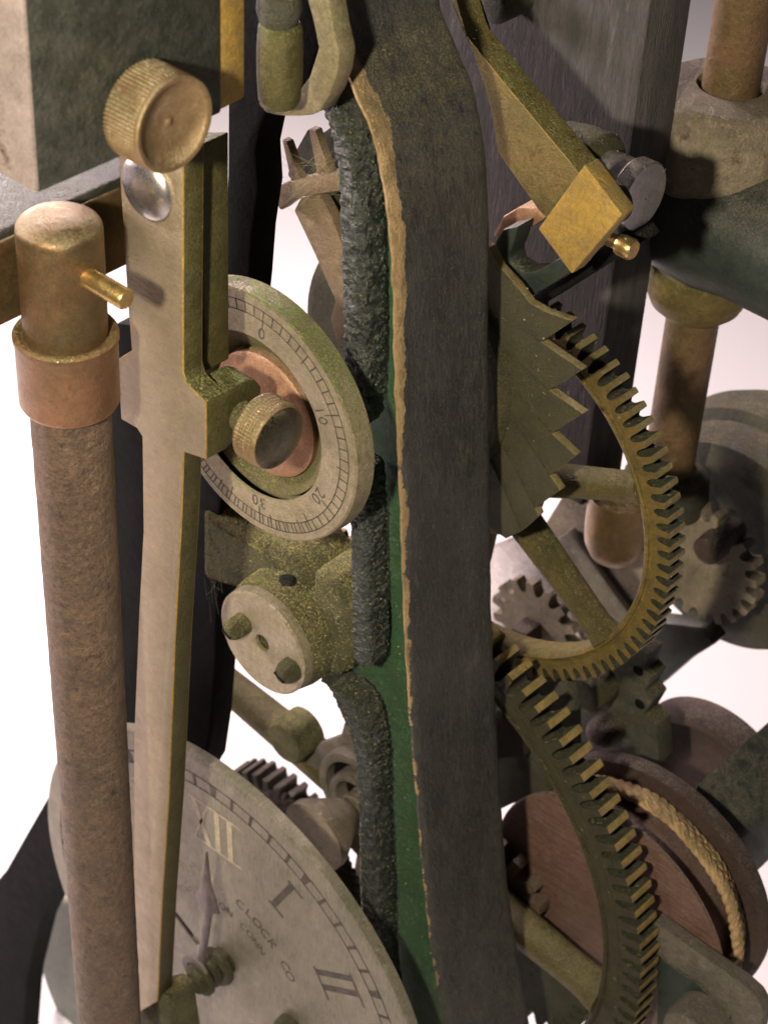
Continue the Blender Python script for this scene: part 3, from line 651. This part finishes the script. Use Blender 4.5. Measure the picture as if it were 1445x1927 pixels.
# ------------------------------------------------------------------ upper great wheel
UC = (-1.98, -3.35); UY = 5.6
uw = thing('upper_great_wheel', 'yellow brass toothed wheel with round spokes behind the ratchet wheel', 'gear wheel', (UC[0], UY, UC[1]))
def wheel(root, C, Y, w, ri, rr, rt, n, ph, mt, ms, nsp, a_sp, rs, hubr, ml, mg):
    rim_ = gear(C, Y, w, rr - .14, rr, rt, n, ph)
    lathe([(ri, Y + .10), (ri + .03, Y + .02), (ri + .10, Y - .03), (ri + .15, Y - .01), (ri + .17, Y + .03), (ri + .22, Y + .03), (ri + .24, Y - .005), (rr - .13, Y - .005), (rr - .13, Y + w + .005), (ri, Y + w + .005)], (C[0], 0, C[1]), 'Y', 160, bm=rim_, closed=True)
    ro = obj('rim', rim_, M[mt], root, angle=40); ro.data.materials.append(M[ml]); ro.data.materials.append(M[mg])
    for k in range(nsp):
        a = R(a_sp + 360 / nsp * k); ca, sa = math.cos(a), math.sin(a)
        p0 = Vector((C[0] + hubr * .7 * ca, Y + w * .5, C[1] + hubr * .7 * sa)); p1 = Vector((C[0] + (ri + .06) * ca, Y + w * .5, C[1] + (ri + .06) * sa))
        obj('spoke', tube([p0.lerp(p1, i / 10) for i in range(11)], rs, 20, taper=lambda t: 1.15 - .3 * t + .25 * max(0, t - .88) / .12), M[ms], root)
    obj('hub', lathe([(0, Y - .5), (hubr * .6, Y - .5), (hubr * .65, Y - .1), (hubr, Y - .05), (hubr, Y + w + .05), (0, Y + w + .05)], (C[0], 0, C[1]), 'Y', 48), M[ms], root)
s1 = angY(1180, 905, UY + .3, UC)[0]; s2 = angY(1120, 1165, UY + .3, UC)[0]
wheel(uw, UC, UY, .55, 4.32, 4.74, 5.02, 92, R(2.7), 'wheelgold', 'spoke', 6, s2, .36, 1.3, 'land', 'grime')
# ------------------------------------------------------------------ lower great wheel
LC = (-3.31, -14.29); LYW = 4.3
lw = thing('lower_great_wheel', 'largest dark brass toothed wheel at lower right with slanting dusty teeth', 'gear wheel', (LC[0], LYW, LC[1]))
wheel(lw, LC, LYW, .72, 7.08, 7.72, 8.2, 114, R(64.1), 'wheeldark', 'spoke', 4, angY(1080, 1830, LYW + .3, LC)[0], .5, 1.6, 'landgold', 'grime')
p = at(1005, 1830, 5.3)
single('dark_gear', gear((p.x, p.z), 5.2, .5, .02, 1.35, 1.7, 22, .1), M['deep'], 'dark grimy gear behind the spoke of the largest wheel', 'gear wheel')
# big toothed pinion behind the frame leg
pn = at(935, 1668, 5.2)
bm = gear((pn.x, pn.z), 5.1, .5, .02, 1.0, 1.42, 13, .2)
single('brown_pinion', bm, M['brownpin'], 'brown coarse toothed pinion half hidden behind the frame leg', 'pinion')

# ------------------------------------------------------------------ pallet arm with the diamond ended bar
pa = thing('pallet_arm', 'wedge shaped olive brass arm ending in a boss, top right of the frame', 'arm', (.3, 5.3, 4.8))
AY = 5.0
am = [(820, -70), (866, 0), (880, 72), (960, 172), (1077, 312), (1100, 360), (1050, 420), (1012, 392), (975, 345), (936, 285), (925, 220), (910, 165), (893, 110), (868, 55), (835, -10), (790, -70)]
am = [(838, -70), (878, 66), (960, 168), (1077, 310), (1105, 345), (1060, 440), (1012, 395), (936, 287), (926, 220), (912, 165), (890, 100), (830, -40)]
obj('blade', prism(pY(am, AY), AY, AY + .62, bev=.03), M['brass'], pa)
# edge highlight on the blade, modelled as a thin yellow tube
e = [at(x, y, AY) for x, y in [(880, 70), (960, 170), (1076, 309)]]
obj('arris', tube([v + Vector((0, -.002, 0)) for v in e], .013, 6), M['yellow'], pa)
XF = .8; bx = at(1214, 372, XF, 0)
bd = (bx.y, bx.z)
obj('boss', lathe([(0, -.85), (.6, -.85), (.76, -.72), (.84, -.3), (.86, .22), (.80, .32), (.62, .40), (0, .40)], (XF - 1.40, bd[0], bd[1]), 'X', 48), M['olive'], pa)
nt_ = obj('nut', lathe([(0, .4), (.56, .4), (.60, .44), (.60, 1.02), (.66, 1.03), (.70, 1.08), (.70, 1.36), (.67, 1.40), (.3, 1.42), (0, 1.42)], (XF - 1.42, bd[0], bd[1]), 'X', 48), M['steel'], pa, 'bright steel nut on the boss')
sp_ = at(1172, 462, 1.0, 0)
sc = lathe([(0, -.9), (.14, -.9), (.14, -.1), (.19, -.1), (.21, -.06), (.21, .20), (.18, .25), (0, .25)], sp_, 'X', 32, mod=lambda k, a: 1 + (.05 * math.sin(a * 14) if k in (4, 5) else 0))
obj('clamp_screw', sc, M['bright'], pa, 'small polished brass clamp screw')
dm = thing('diamond_ended_bar', 'square yellow brass bar whose end shows as an upright diamond', 'bar', (.2, 4.1, 4.4))
obj('bar_shank', lathe(rcyl(.42, 4.3, 5.4, .03), (at(1090, 415, 4.3).x, 0, at(1090, 415, 4.3).z), 'Y', 24), M['olive'], dm)
obj('bar_body', prism(pY([(1099, 310), (1170, 404), (1075, 516), (1012, 431)], 4.1), 4.1, 4.5, bev=.03), M['yellow'], dm)
ck = thing('click_hook', 'dark green curved click with a round eye under the diamond ended bar', 'click', (-1, 4.8, 3))
out_ = [(1092, 470), (1085, 505), (1040, 535), (1000, 558), (962, 548), (942, 540), (928, 500), (930, 455), (945, 432), (975, 425), (968, 452), (958, 478), (962, 498), (985, 512), (1010, 510), (1045, 490)]
obj('hook', prism(pY(out_, 4.75), 4.75, 5.25, bev=.05), M['castgreen'], ck)
obj('upper_horn', prism(pY([(925, 445), (945, 408), (975, 390), (1012, 392), (1025, 412), (1000, 428), (965, 425), (940, 448)], 5.3), 5.3, 5.8, bev=.05), M['copper'], ck)
obj('under_bar', prism(pY([(1165, 440), (1185, 470), (1010, 580), (990, 565)], 5.6), 5.6, 6.6, bev=.05), M['jet'], ck)

# ------------------------------------------------------------------ rear pillar
zb_ = at(1150, 985, 9).z
pl = prism([(-7.2, zb_), (-1.56, zb_), (-1.5, 12), (-7.2, 12)], 9, 10.5, bev=.07)
single('rear_pillar', pl, M['pillar'], 'wide dusty black iron pillar behind the wedge shaped arm', 'pillar')
bp_ = at(930, 8, 8.2)
single('pivot_stud', lathe(dome(.42, 0, .2, 6, -.9), bp_, (0, -1, 0), 32), M['cast'], 'rounded dark stud at the top edge beside the wedge shaped arm', 'stud')

# ------------------------------------------------------------------ brass rod with its socket at the right
rx, ry = -1.19, 12.0
rr_ = thing('right_rod', 'upright brass rod passing through an iron socket at the right edge', 'rod', (rx, ry, -6))
obj('rod_body', lathe([(0, -6.6), (.62, -6.6)] + [(.62, -6.5 + i * .5) for i in range(38)] + [(.62, 12), (0, 12)], (rx, ry, 0), 'Z', 48), M['rodred'], rr_)
zc = at(1312, 535, ry).z
obj('collar', lathe([(.60, -.72), (.80, -.68), (1.05, -.45), (1.20, -.10), (1.20, .20), (1.12, .5), (1.0, .62), (.60, .64)], (rx, ry, zc), 'Z', 56), M['brass'], rr_, 'bulging yellow brass collar')
so_ = thing('iron_socket', 'blotchy cast iron socket bracket holding the brass rod', 'socket', (rx, ry, 0))
zt_ = at(1385, 165, ry).z
obj('socket_body', lathe([(.72, zt_ - .6), (.74, zt_ + .02), (.95, zt_ + .05), (1.45, zt_ - .05), (1.55, zt_ - .2), (1.58, zt_ - 1.5), (1.5, zt_ - 3.2), (1.30, zt_ - 4.0), (1.05, zt_ - 4.5), (.64, zt_ - 4.6)], (rx, ry, 0), 'Z', 64, mod=lambda k, a: 1 + .012 * fbm((math.cos(a) * 3, math.sin(a) * 3, k), 3)), M['beige'], so_, 'pale worn upper half of the socket')
obj('branch', lathe([(0, -1.2), (1.5, -1.2), (1.65, .4), (1.55, 1.2), (1.6, 5), (0, 5)], (rx, ry - .2, zt_ - 3.0), 'X', 56), M['castgreen'], so_, 'dark branch of the socket running right')

# rear drum housing, its gear and bolt
hc = at(1365, 1030, 13.5)
hs = thing('drum_housing', 'round dark green casting with dusty shoulder at the right edge', 'housing', (hc.x, 13.5, hc.z))
obj('body', lathe([(0, 13.3), (2.3, 13.3), (2.5, 13.35), (2.95, 13.5), (3.1, 13.8), (3.1, 14.5), (3.4, 14.6), (3.45, 15.6), (3.2, 16.2), (0, 16.2)], (hc.x, 0, hc.z), 'Y', 96), M['cast'], hs)
fz = at(1292, 930, 12)
obj('rod_foot', lathe([(0, 0), (1.1, 0), (1.12, .1), (1.05, .7), (.8, .95), (.6, 1.0), (0, 1)], (rx, ry, fz.z - .5), 'Z', 48), M['cast'], hs, 'dusty boss under the brass rod')
GC = at(1316, 1064, 12); GC = (GC.x, GC.z)
rg = thing('rear_gear', 'flat grey gear wheel with blunt teeth in front of the dark housing', 'gear wheel', (GC[0], 12, GC[1]))
obj('gear_disc', gear(GC, 12, .4, .02, 1.38, 1.66, 20, R(-60)), M['beige'], rg)
bp_ = at(1340, 1028, 11.4)
obj('bolt', lathe([(0, -.35), (.22, -.35), (.36, -.28), (.38, 0), (.38, .2), (.3, .22), (.3, 1.0), (0, 1)], bp_, (0, 1, 0), 24), M['maroon'], rg, 'reddish round bolt')
# brass cup and strap seen between the spokes
p = at(1162, 985, 9.5)
single('brass_cup', lathe([(0, -1.15), (.3, -1.1), (.58, -.9), (.74, -.55), (.78, -.1), (.78, .9), (0, .9)], p, 'Z', 48), M['cap'], 'smooth rounded brass cup seen between the wheel spokes', 'cup')
pl = prism(pY([(1010, 1010), (1060, 930), (1252, 925), (1240, 1190), (1200, 1225), (1100, 1225)], 11), 11, 11.3, bev=.05)
single('back_plate', pl, M['beige'], 'dusty beige plate behind the brass cup', 'plate')
pl = prism(pY([(1040, 1020), (1070, 1000), (1200, 1180), (1180, 1210)], 10.7), 10.7, 10.96, bev=.04)
single('brown_strap', pl, M['dustgrey'], 'brown diagonal strap lying across the beige plate', 'strap')
sgc = at(1003, 1182, 10)
sg = thing('small_rear_gear', 'small pinkish gear with square arbor seen below the lower spoke', 'gear wheel', sgc)
obj('gear_disc', gear((sgc.x, sgc.z), 10, .35, .02, 1.08, 1.38, 15, .1), M['beige'], sg)
obj('square_arbor', prism([(sgc.x - .22, sgc.z - .28), (sgc.x + .3, sgc.z - .2), (sgc.x + .22, sgc.z + .3), (sgc.x - .28, sgc.z + .22)], 9.4, 10.3, bev=.03), M['maroon'], sg)
pl = prism(pY([(895, 1040), (960, 1015), (1060, 1020), (1120, 1120), (1110, 1290), (895, 1290)], 14), 14, 14.3, bev=.05)
single('shade_sheet', pl, M['steel'], 'blue grey sheet added for the shaded tabletop behind the small pinkish gear', 'panel')  # sheet added where the tabletop lies in shade

pl = prism(pY([(1150, 1195), (1230, 1170), (1320, 1180), (1345, 1212), (1300, 1240), (1240, 1292), (1180, 1300)], 12.6), 12.6, 13.2, bev=.1)
single('dark_web', pl, M['castgreen'], 'dark green sloping casting under the round housing', 'casting')
# rack, bracket and bolt under the upper wheel
bk = thing('rear_bracket', 'grimy olive bracket with notched edge and domed bolt under the upper wheel', 'bracket', (-1, 9, -9))
o_ = [(1040, 1270), (1090, 1240), (1150, 1235), (1190, 1215), (1222, 1232), (1212, 1262), (1226, 1276), (1214, 1300), (1228, 1318), (1212, 1345), (1235, 1365), (1240, 1440), (1080, 1440), (1050, 1380)]
obj('plate', prism(pY(o_, 8.6), 8.6, 9.2, bev=.04), M['cast'], bk)
for px, py in ((1200, 1262), (1203, 1325)):
    p = at(px, py, 8.6); obj('hole', lathe([(0, -.01), (.13, -.015), (.15, 0), (.15, .1), (0, .1)], p, (0, 1, 0), 16), M['jet'], bk)
p = at(1132, 1380, 8.2)
obj('bolt', lathe(dome(.42, 0, .34, 6, -.8), p, (0, -1, 0), 28), M['maroon'], bk)
obj('knuckle', lathe(rcyl(.5, -.6, .6, .15), at(1125, 1290, 8.4), (0, -1, 0), 28), M['olive'], bk)

pl = prism(pY([(900, 1225), (1000, 1215), (1060, 1262), (1075, 1330), (1076, 1420), (1062, 1478), (1015, 1500), (960, 1515), (900, 1545)], 6.0), 6.0, 6.4, bev=.08)
single('rear_web_casting', pl, M['cast'], 'dark olive casting seen between the frame leg and the largest wheel', 'casting')
pl = prism(pY([(930, 1335), (960, 1340), (990, 1390), (985, 1425), (930, 1432)], 5.6), 5.6, 5.9, bev=.06)
single('maroon_lug', pl, M['maroon'], 'small maroon lug poking out beside the frame leg above the drum', 'lug')
# ------------------------------------------------------------------ rope drum
DCN = (2.9, -13.75)
rd = thing('rope_drum', 'red brown winding drum with wide flange at the lower right', 'drum', (DCN[0], 7.2, DCN[1]))
pr = [(0, 5.5), (3.25, 5.5), (3.36, 5.53), (3.40, 5.6), (3.3, 5.68), (2.70, 5.72), (2.70, 7.2), (0, 7.2)]
obj('barrel', lathe(pr, (DCN[0], 0, DCN[1]), 'Y', 96), M['drumred'], rd, 'copper coloured barrel with a turned front disc')
obj('flange', lathe([(2.5, 7.2), (3.28, 7.2), (3.36, 7.26), (3.40, 7.36), (3.36, 7.56), (3.2, 7.7), (0, 7.7), (0, 7.25)], (DCN[0], 0, DCN[1]), 'Y', 96), M['maroon'], rd, 'dark flange with a rounded rim')
rp = thing('rope', 'golden twisted rope wound once around the red brown drum', 'rope', (DCN[0], 7, DCN[1]))
for c_, (r0_, y0_) in enumerate(((2.82, 7.0), (2.93, 6.82), (3.04, 6.64))):
    for k in range(3):
        pth = []
        for i in range(701):
            t = i / 700 * 2 * math.pi * .97 + 3.6; ph = t * 24 * (1 if c_ % 2 == 0 else -1) + k * 2.094; wob = .02 * math.sin(t * 9 + c_)
            r = r0_ + wob + .07 * math.cos(ph); pth.append((DCN[0] + r * math.cos(t), y0_ + .07 * math.sin(ph), DCN[1] + r * math.sin(t)))
        obj('strand', tube(pth, .092, 6), M['rope'], rp)

# arm and roller at the bottom right
ar = thing('rocker_lever', 'dusty grey flat arm with rounded end at the bottom right', 'arm', (3, 5.4, -16))
o_ = [(1150, 1690), (1240, 1741), (1330, 1805), (1395, 1850), (1420, 1872), (1434, 1897), (1432, 1925), (1420, 1990), (1380, 1990), (1372, 1912), (1315, 1852), (1241, 1802), (1150, 1760)]
obj('arm_body', prism(pY(o_, 5.05), 5.05, 5.42, bev=.07), M['dustgrey'], ar)
obj('arm_shade', prism(pY([(1235, 1800), (1315, 1855), (1372, 1915), (1380, 1990), (1235, 1990)], 5.12), 5.12, 5.40, bev=.03), M['castgreen'], ar)  # dark green sheet added for the shadow beneath the arm
p = at(1318, 1925, 4.9)
single('grey_roller', lathe([(0, -.6), (.55, -.6), (.66, -.55), (.72, -.4), (.72, .5), (0, .5)], p, (0, 1, 0), 40), M['dustgrey'], 'grey brown round roller at the bottom edge below the arm', 'roller')

# pulley and dark green casting behind the drum
pc_ = at(1312, 1490, 10.5)
pu = thing('dark_pulley', 'dark brown dished pulley wheel behind the rope drum', 'pulley', (pc_.x, 10.5, pc_.z))
obj('pulley_rim', lathe([(0, 10.95), (1.95, 10.95), (2.0, 10.5), (2.08, 10.45), (2.2, 10.45), (2.28, 10.5), (2.34, 10.7), (2.34, 11.3), (0, 11.3)], (pc_.x, 0, pc_.z), 'Y', 80), M['maroon'], pu)
gq = at(1310, 1470, 8.2)
gz = at(1311, 1468, 8.4).z
bm = prism([(gq.x - .05, gz), (gq.x + 1.3, gz - 1.0), (gq.x + 1.6, gz - 2.6), (gq.x - .1, gz - 3.2)], 8.2, 14, bev=.14)
single('green_casting', bm, M['castgreen'], 'dark green box casting with a pinkish upper edge at the right', 'casting')

# ------------------------------------------------------------------ behind the lower opening
p = at(534, 1400, 3.7)
single('round_stud', lathe([(0, 0), (.54, 0), (.60, .05), (.62, .12), (.62, .85), (0, .85)], p, (0, 1, 0), 40), M['moss'], 'short thick round stud with a flat worn end below the bearing cap', 'stud')
br = thing('ring_bearing', 'pale ring bearing with a tapered spindle half hidden by the frame rim', 'bearing', (-3.5, 4.8, -9.5))
p = at(668, 1500, 3.6)
obj('outer_ring', lathe([(1.0, .0), (1.1, -.03), (1.22, 0), (1.25, .1), (1.25, .6), (1.0, .6)], p, (0, 1, 0), 56, closed=True), M['dustgrey'], br)
obj('inner_ring', lathe([(.62, -.1), (.72, -.14), (.82, -.1), (.84, 0), (.84, .5), (.62, .5)], p + Vector((.05, 0, -.1)), (0, 1, 0), 48, closed=True), M['dustgrey'], br)
obj('bore', lathe([(0, .3), (1.02, .3), (1.02, .35), (0, .35)], p, (0, 1, 0), 32), M['jet'], br)
obj('spindle', lathe([(0, -1.6), (.95, -1.6), (.95, -1.35), (.42, -.4), (.30, -.3), (.30, -.2), (.36, -.18), (.36, .3), (0, .3)], p + Vector((.1, 0, -.15)), (0, 1, 0), 40), M['beige'], br, 'tapered brass spindle')
obj('ring_arm', prism(pY([(655, 1330), (672, 1340), (678, 1440), (640, 1420), (600, 1450), (575, 1440), (600, 1400), (640, 1385)], 4.0), 4.0, 4.25, bev=.05), M['dustgrey'], br)
wc = at(512, 1588, 5.6)
single('lilac_gear', gear((wc.x, wc.z), 5.6, .8, .3, 2.0, 2.35, 34, .05), M['dustgrey'], 'dusty brown gear edge showing above the rim of the clock dial', 'gear wheel')
bm = bmesh.new()
pth = smooth([at(520, 1500, 3.8), at(575, 1555, 3.6), at(625, 1610, 3.5), at(660, 1670, 3.4), at(690, 1760, 3.4)], 14)
for k in range(4):
    q = []
    for i, v in enumerate(pth):
        ph = i * .5 + k * 1.571; q.append(v + Vector((math.cos(ph) * .17, math.sin(ph) * .17, 0)) + Vector((noise.noise(v * 3), 0, noise.noise(v * 3 + Vector((5, 5, 5))))) * .06)
    tube(q, .16, 7, bm)
single('frayed_rope', bm, M['maroon'], 'frayed rust red cord passing behind the clock dial', 'cord')
gd = at(262, 1950, 5.0)
single('shade_disc', lathe([(0, 0), (5.2, 0), (5.3, .06), (5.3, .5), (0, .5)], gd, (0, 1, 0), 64), M['verd'], 'grey green disc added for the shaded tabletop behind the clock dial at bottom left', 'disc')  # disc added in place of shaded tabletop

# ------------------------------------------------------------------ settled fibres and grains
def scatter(name, objs, n, mat, label, ln=(.05, .16), th=.006, up=.2, grains=0, seed=3):
    rnd = random.Random(seed); bm = bmesh.new(); tris = []; tot = 0
    for o in objs:
        me = o.data; mw = o.matrix_world if o.parent is None else Matrix.Translation(o.parent.location if o.parent.parent is None else o.parent.parent.location)
        for p in me.polygons:
            n_ = p.normal; c_ = mw @ p.center
            if n_.dot((CAM - c_).normalized()) < .05: continue
            wgt = p.area * max(.12, min(1, up + n_.z)); tot += wgt; tris.append((tot, [mw @ me.vertices[i].co for i in p.vertices], n_.copy()))
    import bisect
    keys = [t[0] for t in tris]
    for k in range(n):
        t = tris[min(bisect.bisect(keys, rnd.random() * tot), len(tris) - 1)]
        vs = t[1]; a, b, c = rnd.random(), rnd.random(), 0
        i = rnd.randrange(1, len(vs) - 1) if len(vs) > 3 else 1
        if a + b > 1: a, b = 1 - a, 1 - b
        q = vs[0] + (vs[i] - vs[0]) * a + (vs[i + 1] - vs[0]) * b; nn = t[2]
        u = nn.orthogonal().normalized(); v = nn.cross(u); g = rnd.random() * 6.28
        d = u * math.cos(g) + v * math.sin(g); e = nn.cross(d)
        if k < grains:
            s = .007 + .02 * rnd.random() ** 3
            vv = [bm.verts.new(q + d * s), bm.verts.new(q + e * s), bm.verts.new(q - d * s), bm.verts.new(q - e * s), bm.verts.new(q + nn * s * .9)]
            for x in range(4): bm.faces.new((vv[x], vv[(x + 1) % 4], vv[4]))
        else:
            l = rnd.uniform(*ln); bend = rnd.uniform(-.6, .6); prev = None; lift = rnd.uniform(.1, .5)
            for s in range(4):
                x = s / 3 - .5
                c_ = q + d * (l * x) + e * (l * bend * (x * x - .1)) + nn * (.006 + lift * l * (.25 - x * x))
                row = (bm.verts.new(c_ + e * th), bm.verts.new(c_ + nn * th * 1.5))
                if prev: bm.faces.new((prev[0], row[0], row[1], prev[1]))
                prev = row
    o = obj(name, bm, mat, None, label, 'stuff'); return o
def parts(*names): return [o for n in names for o in bpy.data.objects if o.type == 'MESH' and o.parent and o.parent.name == n]
fr = [o for o in parts('clock_chassis')]
scatter('dust_fibres', [o for o in fr if o.name.split('.')[0] in ('inner_rim', 'boss', 'bridge_bar', 'boss_fillet', 'web')], 11000, M['lint'], 'pale dust fibres settled on the rough cast rims', seed=1, ln=(.02, .07), th=.0026)
scatter('dust_grains', [o for o in fr if o.name.split('.')[0] in ('inner_rim', 'web', 'boss', 'bridge_bar')], 2600, M['flake'], 'yellow dust grains sprinkled over the frame', grains=1100, seed=2, ln=(.02, .06), th=.004)
scatter('boss_fibres', [o for o in fr if o.name.split('.')[0] in ('boss', 'bridge_bar', 'boss_fillet')], 9000, M['flake'], 'yellowish dust matted on the bearing boss', seed=8, ln=(.03, .09), th=.0045, grains=1500)
scatter('wheel_lint', parts('ratchet_wheel', 'upper_great_wheel', 'lower_great_wheel', 'pallet_arm', 'bearing_cap', 'graduated_dial'), 4000, M['lint'], 'fine lint clinging to the brass wheels and lever', seed=4, grains=1200, ln=(.03, .09), th=.004)
# cobwebs
bm = bmesh.new(); rnd = random.Random(5)
for k in range(34):
    a = at(rnd.uniform(520, 560), rnd.uniform(270, 400), rnd.uniform(2.3, 2.9)); b = at(rnd.uniform(590, 650), rnd.uniform(270, 400), rnd.uniform(2.3, 3.0))
    mid = (a + b) / 2 - Vector((0, 0, rnd.uniform(0, .2))); tube(smooth([a, mid, b], 4), rnd.uniform(.0012, .003), 3, bm)
for k in range(9):
    a = at(rnd.uniform(370, 420), rnd.uniform(1040, 1130), rnd.uniform(.9, 1.3)); b = at(rnd.uniform(370, 440), rnd.uniform(1060, 1190), rnd.uniform(.8, 1.3))
    tube(smooth([a, (a + b) / 2 + Vector((0, 0, -.1)), b], 4), rnd.uniform(.002, .004), 3, bm)
obj('cobwebs', bm, M['lint'], None, 'dusty cobweb threads between the wheel arms and the frame leg', 'stuff')
